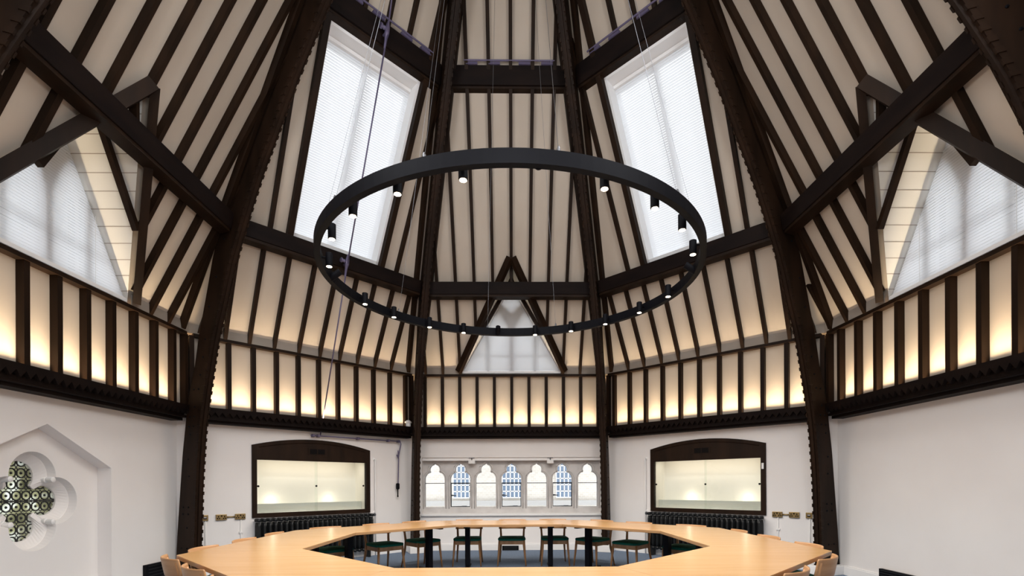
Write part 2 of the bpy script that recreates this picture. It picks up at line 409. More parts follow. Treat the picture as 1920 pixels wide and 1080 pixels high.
for F in (FB, FW, FZ):
    k = F.key; c = DORM[k]; rg = 4.98
    zv = lambda d: DZ1 - d / DHW * (DZ1 - DZ0)
    # boarded soffits, board joints as thin grooves
    for sg in (-1, 1):
        bm = B(); N_ = 12
        def sq(d0, d1, dr=0.0): bm.faces.new([bm.verts.new(F.P(c + sg * d, r_, zv(d) + dr)) for d, r_ in ((d0, rr(zv(d0), OPAN) - .02), (d1, rr(zv(d1), OPAN) - .02), (d1, rg + .1), (d0, rg + .1))])
        sq(0, DHW); obj('dormer_soffit', bm, M_SOFF, CEIL[k])
        bm = B()
        for j in range(1, N_): sq(DHW * j / N_ - .002, DHW * j / N_ + .002, -.003)
        obj('board_joint', bm, M_UP, CEIL[k])
    W = window()
    bm = B(); fbox(bm, F, c - DHW, c + DHW, 4.70, 5.1, 3.575, 3.605); obj('window_sill', bm, M_TRIM, W)
    # masonry gable with twin lights and a quatrefoil
    tri = [(c - DHW - .02, 3.6), (c + DHW + .02, 3.6), (c, DZ1 + .04)]
    holes = []
    for s_ in (-1, 1):
        a = [(.05, 3.66), (.95, 3.66), (.80, 3.95), (.66, 4.22), (.55, 4.46), (.45, 4.64), (.35, 4.79), (.26, 4.88), (.19, 4.78), (.12, 4.62), (.07, 4.45), (.05, 4.3)]
        holes.append([(c + s_ * p[0], p[1]) for p in (a if s_ > 0 else a[::-1])])
    holes.append([(p[0], p[1]) for p in quatre(.085, .092, 12, c, 5.07)])
    bm = B(); prism(bm, lambda u, z: F.P(u, 4.80, z), lambda u, z: F.P(u, 4.95, z), tri, holes); obj('tracery', bm, M_STONE, W)
    bm = B()
    for s_ in (-1, 1):
        fbox(bm, F, c + s_ * .48 - .022, c + s_ * .48 + .022, 4.80, 4.84, 3.66, 4.6)
    fbox(bm, F, c - .86, c + .86, 4.82, 4.84, 4.0, 4.02)
    obj('glazing_bar', bm, M_IRON, W)
    bm = B(); sheet(bm, lambda u, z: F.P(u, 4.88, z), tri); obj('pane', bm, M_GLASS, W)
    bl = thing('venetian_blind', 'white triangular venetian blind filling the dormer ' + DL[k], 'blind', F.P(c, 4.74, 3.64))
    h_ = lambda z: max(0, DHW * (DZ1 - z) / (DZ1 - DZ0) - .02)
    slats('slats', F, lambda z: c - h_(z), lambda z: c + h_(z), 3.68, 5.40, lambda z: 4.74, bl, .032)
    bm = B(); fbox(bm, F, c - 1.0, c + 1.0, 4.715, 4.745, 3.625, 3.675); obj('bottom_rail', bm, M_TRIM, bl, bevel=.005)
    for s_ in (-.55, .55):
        bm = B(); tube(bm, [F.P(c + s_, 4.728, 3.66), F.P(c + s_, 4.728, zv(.56))], .0025, 5); obj('ladder_cord', bm, M_TRIM, bl)
    fr = thing('dormer_frame', 'dark timber triangle framing the dormer window ' + DL[k], 'roof timber', F.P(c, 4.5, 3.6), kind='thing')
    for s_ in (-1, 1):
        p0 = slope_pt(F, c + s_ * DHW, DZ0 + .02, .06); p1 = slope_pt(F, c - s_ * .012, DZ1 + .045, .06)
        ax = (p1 - p0).normalized(); v = F.n * .449 + F.t * (s_ * .652) + UPV * .612; v = (v - ax * v.dot(ax)).normalized(); sd = ax.cross(v)
        bm = B(); beam(bm, p0, p1, sd, .085, v, -.01, .11); obj('valley_beam', bm, M_DARK, fr)
        bm = B(); d1 = .62; p0 = F.P(c, 4.30, DZ1 - .02); p1 = F.P(c + s_ * d1, 4.30, zv(d1) - .02)
        ax = (p1 - p0).normalized(); dn = ax.cross(F.n) * s_
        if dn.z > 0: dn = -dn
        beam(bm, p0, p1, F.n, .06, dn, -.005, .06); obj('dormer_rafter', bm, M_DARK, fr)
    bm = B(); fbox(bm, F, c - .022, c + .022, rr(5.2, .10), rr(5.2, .10) + .08, 5.12, 5.40); obj('strut', bm, M_DARK, fr)
    bm = B(); fbox(bm, F, c - .03, c + .03, rr(5.35, OPAN), 4.95, 5.33, 5.43); obj('ridge_piece', bm, M_DARK, fr)

# ------------------------------------------------------------------ skylights
SL = {'L': 'in the roof slope above the left display case', 'R': 'in the roof slope above the right display case'}
for F in (FL, FR):
    k = F.key; a, b = SKY[k]; W = window()
    bm = B()
    sp = lambda u, z, o: slope_pt(F, u, z, o)
    for (u0, u1, z0, z1) in ((a, a + .035, SZ0, SZ1), (b - .035, b, SZ0, SZ1), (a, b, SZ0, SZ0 + .045), (a, b, SZ1 - .045, SZ1)):
        hexa(bm, [sp(u0, z0, .186), sp(u1, z0, .186), sp(u1, z0, .60), sp(u0, z0, .60), sp(u0, z1, .186), sp(u1, z1, .186), sp(u1, z1, .60), sp(u0, z1, .60)])
    obj('window_frame', bm, M_TRIM, W)
    bm = B(); sheet(bm, lambda u, z: sp(u, z, .56), hole(a, b, SZ0, SZ1)); obj('pane', bm, M_GLASS, W)
    bm = B(); cc = (a + b) / 2
    hexa(bm, [sp(u, z, o) for z in (SZ0, SZ1) for u, o in ((cc - .03, .5), (cc + .03, .5), (cc + .03, .6), (cc - .03, .6))]); obj('glazing_bar', bm, M_TRIM, W)
    bl = thing('venetian_blind', 'tall white venetian blind over the skylight ' + SL[k], 'blind', sp(cc, SZ0, .4))
    slats('slats', F, lambda z: a + .034, lambda z: b - .034, SZ0 + .07, SZ1 - .07, lambda z: rr(z, .40), bl, .03)
    bm = B(); hexa(bm, [sp(u, z, o) for z in (SZ1 - .085, SZ1 - .05) for u, o in ((a + .038, .36), (b - .038, .36), (b - .038, .42), (a + .038, .42))]); obj('head_rail', bm, M_TRIM, bl)
    bm = B(); hexa(bm, [sp(u, z, o) for z in (SZ0 + .05, SZ0 + .075) for u, o in ((a + .06, .37), (b - .06, .37), (b - .06, .40), (a + .06, .40))]); obj('bottom_rail', bm, M_TRIM, bl)

# ------------------------------------------------------------------ plates, rails, purlins
PL = {'B': 'above the arched windows', 'L': 'above the left display case', 'R': 'above the right display case', 'W': 'above the quatrefoil recess', 'Z': 'above the blank right wall'}
for F in VIS:
    k = F.key
    t = thing('wall_plate', 'dark wall plate with a zigzag notched edge running ' + PL[k], 'beam', F.P(0, AW, 2.32), kind='thing')
    # upper board with sawtooth lower edge
    w = 4.65 * T8 - .06; n = int(2 * w / .097); st = 2 * w / n; pts = [(w, 2.53), (-w, 2.53), (-w, 2.40)]
    for j in range(n): pts += [(-w + st * (j + .5), 2.468), (-w + st * (j + 1), 2.40)]
    bm = B(); prism(bm, lambda u, z: F.P(u, 4.636 + (2.53 - z) * .15, z), lambda u, z: F.P(u, 4.675 + (2.53 - z) * .15, z), pts); obj('sawtooth_board', bm, M_BEAM, t)
    bm = B(); fbox(bm, F, -w, w, 4.715, 4.95, 2.375, 2.47); fbox(bm, F, -w, w, 4.68, 4.70, 2.46, 2.53); obj('backing_board', bm, M_BEAM, t)
    bm = B(); w = 4.78 * T8 - .05
    fbox(bm, F, -w, w, 4.72, 4.95, 2.355, 2.39); fbox(bm, F, -w, w, 4.78, 4.95, 2.315, 2.357); obj('lower_moulding', bm, M_BEAM, t)
    bm = B(); w = 4.69 * T8 - .05; fbox(bm, F, -w, w, 4.685, 4.80, 3.56, 3.605)
    tag(obj('rail', bm, M_DARK), 'thin dark rail joining the two rows of cream panels ' + PL[k], 'rail', kind='thing')
    t = thing('purlin', 'heavy dark purlin beam crossing the roof slope below mid height ' + PL[k], 'beam', F.P(0, 3.8, 4.9), kind='thing')
    bm = B()
    def pur(r0, z0, r1, z1, d, cut=.07):
        v = []
        for rA, zA in ((r0, z0), (r0 + d, z0 + .0), (r1 + d, z1), (r1, z1)):
            v.append((rA, zA))
        q0 = [F.P(-(r_ * T8 - cut), r_, z_) for r_, z_ in v]; q1 = [F.P(r_ * T8 - cut, r_, z_) for r_, z_ in v]
        hexa(bm, q0 + q1)
    pur(3.832, 4.899, 3.782, 5.105, .20); obj('beam', bm, M_BEAM, t, bevel=.006)
    bm = B(); pur(3.85, 4.86, 3.848, 4.90, .17, .09); obj('soffit_strip', bm, M_DARK, t)
    bm = B(); pur(3.80, 5.105, 3.798, 5.115, .17, .09); obj('top_strip', bm, M_DARK, t)
for F in (FB, FL, FR):
    k = F.key; bm = B()
    t = thing('purlin', 'upper dark purlin beam high in the roof, above ' + {'B': 'the cream panels of the back slope', 'L': 'the left skylight', 'R': 'the right skylight'}[k], 'beam', F.P(0, 2.5, 7.7), kind='thing')
    dz = .03 if k == 'B' else -.01
    pur(2.478, 7.662 + dz, 2.394, 7.905 + dz, .22); obj('beam', bm, M_BEAM, t, bevel=.006)
    bm = B(); pur(2.52, 7.635 + dz, 2.51, 7.665 + dz, .17, .09); obj('soffit_strip', bm, M_DARK, t)
    u0, u1 = {'B': (-.70, .72), 'L': (-.62, .745), 'R': (-.68, .72)}[k]
    bm = B(); tube(bm, [F.P(u0, 2.37, 7.955 + dz), F.P(u1, 2.37, 7.955 + dz)], .013, 8)
    sh = thing('opener_shaft', 'purple opener shaft lying along the upper purlin of the ' + {'B': 'back roof slope', 'L': 'slope with the left skylight', 'R': 'slope with the right skylight'}[k], 'rod', F.P(0, 2.37, 7.95))
    obj('shaft', bm, M_PURPLE, sh)
    for u in (u0 + .12, (u0 * 2 + u1) / 3, (u0 + 2 * u1) / 3, u1 - .12):
        bm = B(); fbox(bm, F, u - .09, u + .09, 2.378, 2.46, 7.905 + dz, 7.943 + dz); obj('bracket', bm, M_PURPLE, sh)

# ------------------------------------------------------------------ curved ribs
RIN = [(4.93, 0), (4.90, .67), (4.865, 1.45), (4.79, 2.22), (4.70, 2.68), (4.53, 3.43), (4.32, 4.02), (4.19, 4.45), (3.88, 5.15), (3.68, 5.56), (3.46, 5.94), (3.06, 6.65), (2.90, 6.9), (2.42, 7.62), (1.78, 8.6), (.95, 10.0)]
ROUT = [(0, 5.33), (.67, 5.28), (1.84, 5.16), (2.6, 5.04), (3.06, 4.9), (3.5, 4.81), (4.0, 4.67), (4.6, 4.51), (5.18, 4.30)]
def rout(z):
    if z > 5.18: return rr(z, OPAN) * SEC + .01
    for (a, p), (b, q_) in zip(ROUT, ROUT[1:]):
        if a <= z <= b: return p + (q_ - p) * (z - a) / (b - a)
    return 5.33
RL = {112.5: 'dark curved roof rib at the left end of the arched window row', 67.5: 'dark curved roof rib at the right end of the arched window row',
      157.5: 'dark bolted rib between the quatrefoil recess wall and the left display case', 22.5: 'dark bolted rib between the right display case and the blank right wall',
      202.5: 'dark notched rib cutting the top left corner of the photo', 337.5: 'dark notched rib cutting the top right corner of the photo'}
for deg, lab in RL.items():
    a = math.radians(deg); d = Vector((math.cos(a), math.sin(a), 0)); nrm = Vector((-math.sin(a), math.cos(a), 0))
    t = thing('roof_rib', lab, 'roof rib', d * 5.2, kind='thing')
    # resample the inner curve
    dense = []
    for (r0, z0), (r1, z1) in zip(RIN, RIN[1:]):
        n = max(2, int(math.hypot(r1 - r0, z1 - z0) / .1))
        for j in range(n): dense.append((r0 + (r1 - r0) * j / n, z0 + (z1 - z0) * j / n))
    dense.append(RIN[-1])
    sm = dense[:]
    for it in range(3): sm = [sm[0]] + [((sm[i - 1][0] + 2 * sm[i][0] + sm[i + 1][0]) / 4, (sm[i - 1][1] + 2 * sm[i][1] + sm[i + 1][1]) / 4) for i in range(1, len(sm) - 1)] + [sm[-1]]
    P3 = lambda r_, z_, s_=0: d * r_ + nrm * s_ + Vector((0, 0, z_))
    bm = B(); HWB = .045; prev = None
    for r_, z_ in sm:
        ro = max(rout(z_), r_ + .1)
        cur = [bm.verts.new(P3(r_ + .03, z_, -HWB)), bm.verts.new(P3(r_ + .03, z_, HWB)), bm.verts.new(P3(ro, z_, HWB)), bm.verts.new(P3(ro, z_, -HWB))]
        if prev:
            for i in range(4): bm.faces.new((prev[i], prev[(i + 1) % 4], cur[(i + 1) % 4], cur[i]))
        else: bm.faces.new(cur)
        prev = cur
    bm.faces.new(prev[::-1]); obj('web', bm, M_RIB, t)
    bm = B(); prev = None
    for i, (r_, z_) in enumerate(sm):
        cur = [bm.verts.new(P3(r_ + q_, z_, s_)) for q_, s_ in ((0, -.06), (0, .06), (.04, .06), (.04, -.06))]
        if prev:
            for j in range(4): bm.faces.new((prev[j], prev[(j + 1) % 4], cur[(j + 1) % 4], cur[j]))
        else: bm.faces.new(cur)
        prev = cur
    bm.faces.new(prev[::-1]); obj('flange', bm, M_RIB, t)
    bm = B(); prev = None                                   # raised fillet along the middle of the flange
    for i, (r_, z_) in enumerate(sm):
        cur = [bm.verts.new(P3(r_ + q_, z_, s_)) for q_, s_ in ((-.022, -.018), (-.022, .018), (.002, .022), (.002, -.022))]
        if prev:
            for j in range(4): bm.faces.new((prev[j], prev[(j + 1) % 4], cur[(j + 1) % 4], cur[j]))
        else: bm.faces.new(cur)
        prev = cur
    bm.faces.new(prev[::-1]); obj('centre_fillet', bm, M_RIB, t)
    for s_ in (-1, 1):                                      # notched strip along each edge of the flange
        bm = B(); prev = None
        for (r0, z0), (r1, z1) in zip(sm, sm[1:]):
            L_ = math.hypot(r1 - r0, z1 - z0)
            for f0, hi in ((0, .067), (.45, .067), (.4501, .054), (.999, .054)):
                pr, pz = r0 + (r1 - r0) * f0, z0 + (z1 - z0) * f0
                cur = [bm.verts.new(P3(pr + q_, pz, s_ * w_)) for q_, w_ in ((-.012 if hi > .06 else .0, .045), (-.012 if hi > .06 else .0, hi), (.045, hi), (.045, .045))]
                if prev:
                    for m_i in range(4): bm.faces.new((prev[m_i], prev[(m_i + 1) % 4], cur[(m_i + 1) % 4], cur[m_i]))
                else: bm.faces.new(cur)
                prev = cur
        bm.faces.new(prev[::-1]); obj('notched_edge', bm, M_RIB, t)
    rnd = random.Random(int(deg))
    for z_ in (.35, .45, .75, .95, 1.05, 1.5, 1.75, 2.1, 2.22, 2.36, 2.5, 2.75, 2.95, 3.2, 3.45, 3.9, 4.3, 4.8, 5.0):
        ri = min(sm, key=lambda p: abs(p[1] - z_))[0]; ro = rout(z_)
        for s_ in (-1, 1):
            for q_ in ((.35, .7) if z_ in (.45, .95, 1.05, 2.22, 2.36, 2.75) else (rnd.choice((.4, .55, .65)),)):
                bm = B(); lathe(bm, P3(ri + .05 + (ro - ri - .05) * q_, z_, s_ * .043), nrm * s_, [(.014, 0), (.014, .006), (.008, .013)], 8); obj('bolt', bm, M_BLACK, t)
    bm = B()
    ro = 5.33; hexa(bm, [P3(r_, z_, s_) for z_ in (0, .14) for r_, s_ in ((4.86, -.14), (4.86, .14), (ro, .14), (ro, -.14))]); obj('plinth', bm, M_TRIM, t, bevel=.01)

# ------------------------------------------------------------------ arched window row
ACX = [-1.601 + .5393 * j for j in range(7)]
def trefoil(c, g=0.0):
    w = .207 + g; R_ = []
    R_.append((w, 1.475))
    for j in range(1, 9):
        t = math.radians(80) * j / 8; R_.append((.085 + (.122 + g) * math.cos(t), 1.485 + (.14 + g) * math.sin(t)))
    for j in range(0, 9):
        t = math.radians(-30 + 82 * j / 8); R_.append(((.104 + g) * math.cos(t), 1.688 + (.104 + g) * math.sin(t)))
    R_.append((.03 + g * .4, 1.785 + g * 1.1)); top = (0, 1.812 + g * 1.5)
    out = [(c - w, .893 - g), (c + w, .893 - g)] + [(c + x, z) for x, z in R_] + [(c, top[1])] + [(c - x, z) for x, z in R_[::-1]]
    return out
SR = AW + .15
SW_ = struct(bpy.data.objects.new('window_surround', None)); C.objects.link(SW_); SW_.name = 'window_%d' % 20
bm = B(); prism(bm, lambda u, z: FB.P(u, SR, z), lambda u, z: FB.P(u, SR + .16, z), hole(WU0 - .02, WU1 + .02, WZ0 - .02, WZ1 + .05), [trefoil(c) for c in ACX])
obj('stone_tracery', bm, M_STONE, SW_)
bm = B(); fbox(bm, FB, WU0 - .01, WU1 + .01, AW - .05, SR + .01, WZ0 - .03, WZ0 + .018); obj('window_sill', bm, M_TRIM, SW_, bevel=.008)
for j, c in enumerate(ACX):
    wi[0] += 1; W = bpy.data.objects.new('window_%d' % wi[0], None); C.objects.link(W); struct(W)
    bm = B(); pts = trefoil(c, .032); tube(bm, [FB.P(u, SR - .002, z) for u, z in pts[1:] + pts[:1]], .012, 6); obj('hood_moulding', bm, M_STONE, W, smooth=True)
    bm = B(); sheet(bm, lambda u, z: FB.P(u, SR + .09, z), trefoil(c, .004)); obj('pane', bm, M_GLASS, W)
    bm = B(); op = j in (1, 3, 5); h = .013 if op else .007
    fbox(bm, FB, c - .207, c + .207, SR + .06, SR + .10, 1.396 - h, 1.396 + h); obj('transom_bar', bm, M_IRON, W)
    if op:
        bm = B()
        for u0, u1, z0, z1 in ((-.205, -.193, .9, 1.39), (.193, .205, .9, 1.39), (-.205, .205, .897, .91)): fbox(bm, FB, c + u0, c + u1, SR + .055, SR + .09, z0, z1)
        obj('casement_frame', bm, M_IRON, W)
        bm = B(); fbox(bm, FB, c - .20, c - .155, SR + .03, SR + .06, 1.125, 1.155); tube(bm, [FB.P(c - .17, SR + .035, 1.14), FB.P(c - .09, SR + .02, 1.135)], [.013, .008], 8); obj('casement_handle', bm, M_IRON, W)
        bm = B(); fbox(bm, FB, c + .03, c + .13, SR + .02, SR + .06, .90, .918); tube(bm, [FB.P(c - .1, SR + .035, .908), FB.P(c + .1, SR + .035, .912)], .005, 6); obj('casement_stay', bm, M_IRON, W)
t = thing('blind_cassette', 'slim white blind rail along the head of the arched window recess', 'blind rail', FB.P(.02, AW, 1.9))
bm = B(); fbox(bm, FB, WU0 + .005, WU1 - .005, AW + .02, AW + .05, 1.865, 1.88); fbox(bm, FB, WU0 + .005, WU1 - .005, AW + .03, AW + .04, 1.88, 1.928); obj('rail', bm, M_TRIM, t)
for u in (-.81, .83):
    bm = B(); fbox(bm, FB, u - .07, u + .07, AW + .0, AW + .07, 1.80, 1.868); br = obj('gearbox', bm, M_TRIM, t, bevel=.006)
    bm = B(); fbox(bm, FB, u - .06, u + .06, AW + .005, AW + .05, 1.915, 1.928); tube(bm, [FB.P(u, AW + .03, 1.868), FB.P(u, AW + .03, 1.92)], .012, 8); obj('hanger', bm, M_STEEL, t)

# building across the street
nb = thing('neighbouring_building', 'pale brick building with grid windows seen through the arched windows', 'building', (0, 8.6, 0))
bm = B(); box(bm, -6, 6, 8.6, 9.0, -3, 4.2); obj('brick_wall', bm, M_BRICK, nb)
bm = B(); box(bm, -6, 6, 8.5, 8.62, .78, .92); obj('string_course', bm, mat('weathered_stone', (.36, .35, .34), .8), nb)
for x0, x1 in ((-1.62, -1.05), (-.24, .33), (1.28, 1.85)):
    bm = B(); box(bm, x0, x1, 8.585, 8.605, 1.0, 2.25); w = obj('window', bm, M_OUTGLASS, nb)
    bm = B()
    for i in range(6): x = x0 + (x1 - x0) * i / 5; box(bm, x - .014, x + .014, 8.56, 8.59, 1.0, 2.25)
    for i in range(8): z = 1.0 + 1.25 * i / 7; box(bm, x0, x1, 8.56, 8.59, z - .014, z + .014)
    g_ = obj('glazing_grid', bm, M_TRIM, None); g_.parent = w

# ------------------------------------------------------------------ quatrefoil leaded glass
W = window()
bm = B(); sheet(bm, lambda u, z: FW.P(u, AW + .36, z), qglass(g=.004)); obj('pane', bm, M_BULL, W)
bm = B(); cu, cz = RC + .02, 1.2; bm2 = B(); rl = AW + .352
inq = lambda u, z: any(math.hypot(u - cu - .27 * math.cos(q * PI / 2), z - cz - .27 * math.sin(q * PI / 2)) < .195 for q in range(4)) or max(abs(u - cu), abs(z - cz)) < .14
for i in range(-4, 5):
    for j in range(-4, 4):
        u = cu + .108 * i + (.0 if j in (-1, 0) else .054); z = cz + .061 + .122 * j
        if not inq(u, z): continue
        tube(bm, [FW.P(u + .049 * math.cos(q), rl, z + .049 * math.sin(q)) for q in [2 * PI * s_ / 18 for s_ in range(19)]], .008, 6, cap=False)
        lathe(bm2, FW.P(u + .004, rl + .006, z), -FW.n, [(.015, 0), (.012, .006), (.004, .01)], 10)
        for s1 in (-1, 1):
            for s2 in (-1, 1): tube(bm, [FW.P(u + s1 * .036, rl, z + s2 * .036), FW.P(u + s1 * .054, rl, z + s2 * .061)], .004, 5)
fbox(bm, FW, cu - .43, cu + .43, rl - .01, rl + .006, cz - .008, cz + .008)
obj('lead_came', bm, M_LEAD, W); obj('bullseye_boss', bm2, M_LEAD, W)

# ------------------------------------------------------------------ display cases, radiators, pipes
for F in (FL, FR):
    c = CASE[F.key]; sd = 'left' if F is FL else 'right'
    t = thing('display_case', 'lit built-in display case with dark arched frame in the %s diagonal wall' % sd, 'display case', F.P(c, AW, .83))
    # arched frame
    zo = []
    for j in range(0, 21):
        x = 1.055 - 2.11 * j / 20; zo.append((c + x, 2.03 + .14 * (1 - (x / 1.055) ** 2)))
    outl = [(c - 1.055, .835), (c + 1.055, .835)] + zo
    gl_ = hole(c - .98, c + .975, .905, 1.79)
    bm = B(); prism(bm, lambda u, z: F.P(u, AW - .03, z), lambda u, z: F.P(u, AW + .05, z), outl, [gl_]); fr_ = obj('frame', bm, M_RIB, t, bevel=.006)
    bm = B(); tube(bm, [F.P(u, AW - .03, z - .06 if abs(u - c) < 1.0 else z - .06) for u, z in zo[1:-1]], .012, 6); obj('arch_bead', bm, M_RIB, fr_)
    bm = B(); vc = c + (.02 if F is FL else -.03); fbox(bm, F, vc - .16, vc + .16, AW - .038, AW - .03, 1.90, 2.02); v_ = obj('vent', bm, M_RIB, t)
    for s_ in (-1, 1):
        bm = B(); fbox(bm, F, vc + s_ * .07 - .063, vc + s_ * .07 + .063, AW - .042, AW - .036, 1.915, 2.005); obj('vent_grille', bm, M_PORT, v_)
    # interior box
    bm = B(); D = .42
    for a in ((c - .99, c + .985, AW + D, AW + D + .02, .88, 1.85), (c - 1.0, c - .985, AW + .05, AW + D, .88, 1.85), (c + .98, c + .995, AW + .05, AW + D, .88, 1.85), (c - .99, c + .985, AW + .05, AW + D, .87, .905), (c - .99, c + .985, AW + .05, AW + D, 1.83, 1.85)): fbox(bm, F, *a)
    obj('lining', bm, M_CASEW, t)
    bm = B(); fbox(bm, F, c - .985, c + .975, AW + .17, AW + .24, .9, 1.055); obj('ledge', bm, M_LEDGE, t, bevel=.004)
    for n_, (u0, u1, ro) in enumerate(((c - .98, c + .04, .018), (c, c + .975, .032))):
        bm = B(); fbox(bm, F, u0, u1, AW + ro, AW + ro + .006, .905, 1.79); g_ = obj('glass_door', bm, M_GLASS, t)
        for u in ((u0 + .03, u1 - .02) if n_ == 0 else (u1 - .035,)):
            bm = B(); lathe(bm, F.P(u, AW + ro, 1.352), -F.n, [(.017, 0), (.017, .012), (.012, .02)], 12); obj('knob', bm, M_BLACK, g_)
    area('case_lamp', F.P(c, AW + .12, 1.81), Vector((0, 0, -1)) + F.n * .35, F.t, 1.7, .03, 4.4, (1, .85, .66))
    for u in (c - .62, c + .42):
        if F is FR: u = 2 * c - u
        d = bpy.data.lights.new('case_uplight', 'POINT'); d.energy = .7; d.color = (1, .86, .66); d.shadow_soft_size = .03
        o = bpy.data.objects.new('case_uplight', d); C.objects.link(o); o.location = F.P(u, AW + .30, 1.10)
    if F is FR:
        bm = B(); fbox(bm, F, c + .995, c + 1.03, AW - .052, AW - .031, 1.60, 1.70); obj('contact_sensor', bm, M_TRIM, t, bevel=.004)
    # radiator
    t = thing('radiator', 'black cast-iron column radiator under the %s display case' % sd, 'radiator', F.P(c, AW - .12, .1))
    n = 24; w = 2.1; st = w / n; sec = None
    for j in range(n):
        u = c - w / 2 + st * (j + .5); bm = B()
        for rr_ in (AW - .07, AW - .125, AW - .18):
            tube(bm, [F.P(u, rr_, .17), F.P(u, rr_, .25), F.P(u, rr_, .70), F.P(u, rr_, .76)], [.016, .024, .024, .016], 8)
        tube(bm, [F.P(u, AW - .05, .795), F.P(u, AW - .2, .795)], .03, 10); tube(bm, [F.P(u, AW - .05, .15), F.P(u, AW - .2, .15)], .03, 10)
        tube(bm, [F.P(u - st / 2, AW - .125, .795), F.P(u + st / 2, AW - .125, .795)], .022, 8); tube(bm, [F.P(u - st / 2, AW - .125, .15), F.P(u + st / 2, AW - .125, .15)], .022, 8)
        obj('section', bm, M_RAD, t, smooth=True)
    for s_ in (-1, 1):
        bm = B(); fbox(bm, F, c + s_ * .95 - .02, c + s_ * .95 + .02, AW - .19, AW - .06, 0, .14); obj('foot', bm, M_RAD, t)
    s_ = 1 if F is FL else -1
    bm = B(); lathe(bm, F.P(c + s_ * 1.05, AW - .125, .795), F.t * s_, [(.02, 0), (.02, .03), (.03, .035), (.03, .05), (.018, .06)], 10); obj('valve', bm, M_STEEL, t)
    bm = B(); u = c + s_ * 1.155; tube(bm, [F.P(u, AW - .045, 0), F.P(u, AW - .045, 1.86)], .012, 8)
    p_ = tag(obj('heating_pipe', bm, M_TRIM, smooth=True), 'thin white upright pipe beside the %s display case' % sd, 'pipe')
    for z_ in (.83, 1.86):
        bm = B(); lathe(bm, F.P(u, AW, z_), -F.n, [(.03, 0), (.03, .01), (.014, .02), (.014, .06)], 10); e_ = obj('pipe_clip', bm, M_TRIM, None); e_.parent = p_

# sockets and conduits
for F, us, sd in ((FL, (-1.20, -1.47, -1.695), 'left'), (FR, (1.205, 1.455, 1.665), 'right')):
    for j, u in enumerate(us):
        z0 = .868 if F is FL else .855
        w = .075 if j < 2 else .045
        lab = ('brass double socket left of the left radiator, nearer the display case', 'brass double socket left of the left radiator, the middle fitting', 'small brass data outlet against the left bolted rib') if F is FL else \
              ('brass double socket right of the right radiator, nearer the display case', 'brass double socket right of the right radiator, the middle fitting', 'small brass data outlet against the right bolted rib')
        t = thing('wall_socket' if j < 2 else 'data_outlet', lab[j], 'socket', F.P(u, AW, z0))
        bm = B(); fbox(bm, F, u - w, u + w, AW - .03, AW, z0 - .045, z0 + .045); obj('face_plate', bm, M_BRASS, t, bevel=.004)
        if j < 2:
            for s_ in (-1, 1):
                bm = B()
                fbox(bm, F, u + s_ * .042 - .006, u + s_ * .042 + .006, AW - .034, AW - .029, z0 - .0, z0 + .022)
                for q_ in (-1, 1): fbox(bm, F, u + s_ * .042 + q_ * .014 - .008, u + s_ * .042 + q_ * .014 + .008, AW - .034, AW - .029, z0 - .025, z0 - .008)
                obj('socket_hole', bm, M_PORT, t)
            bm = B(); fbox(bm, F, u - .009, u + .009, AW - .036, AW - .029, z0 + .012, z0 + .032); obj('switch', bm, M_PORT, t)
        else:
            bm = B(); fbox(bm, F, u - .024, u + .024, AW - .034, AW - .029, z0 - .018, z0 + .018); p_ = obj('port', bm, M_PORT, t)
            bm = B(); fbox(bm, F, u - .018, u + .018, AW - .037, AW - .033, z0 - .002, z0 + .013); e_ = obj('port_label', bm, M_CHROME, None); e_.parent = p_; e_.matrix_parent_inverse = p_.matrix_parent_inverse.copy() if False else Matrix.Translation(-t.location) if False else e_.matrix_parent_inverse
            e_.parent = t; e_.matrix_parent_inverse = Matrix.Translation(-t.location)
        if j in (0, 2):
            bm = B(); tube(bm, [F.P(u + .01, AW - .012, 0.14), F.P(u + .01, AW - .012, z0 - .045)], .009, 8)
            cd = tag(obj('conduit', bm, M_TRIM, smooth=True), ('white upright conduit under the brass double socket beside the %s radiator' if j == 0 else 'white upright conduit under the data outlet by the %s rib') % sd, 'conduit')
            if j == 0:
                bm = B(); fbox(bm, F, u - .018, u + .038, AW - .024, AW - .001, .60, .625); e_ = obj('saddle_clip', bm, M_TRIM, None); e_.parent = cd
    bm = B(); tube(bm, [F.P(us[0] + (.07 if us[0] > 0 else -.07), AW - .014, z0), F.P(us[1] + (-.07 if us[0] > 0 else .07), AW - .014, z0)], .012, 8)
    tag(obj('conduit', bm, M_BRASS, smooth=True), 'short level conduit joining the two double sockets by the %s radiator' % sd, 'conduit')

# floor-level grilles
def grille(F, u0, u1, z0, z1, label, name='wall_grille', p=.04):
    t = thing(name, label, 'grille', F.P((u0 + u1) / 2, AW, z0))
    bm = B(); fbox(bm, F, u0, u1, AW - p, AW - .002, z0, z1); obj('casing', bm, M_BLACK, t, bevel=.004)
    bm = B(); n = 6
    for j in range(n):
        z = z0 + (z1 - z0) * (j + .5) / n; fbox(bm, F, u0 + .03, u1 - .03, AW - p - .008, AW - p, z - .006, z + .006)
    obj('louvre', bm, M_RAD, t)
grille(FB, -.18, .16, .0, .095, 'small black grille on the floor under the arched windows', p=.06)
grille(FW, 1.36, 1.86, .03, .295, 'black louvred grille low on the left wall beside the recess', p=.05)
grille(FZ, -1.16, -.55, .02, .22, 'black louvred grille low on the blank right wall', p=.05)

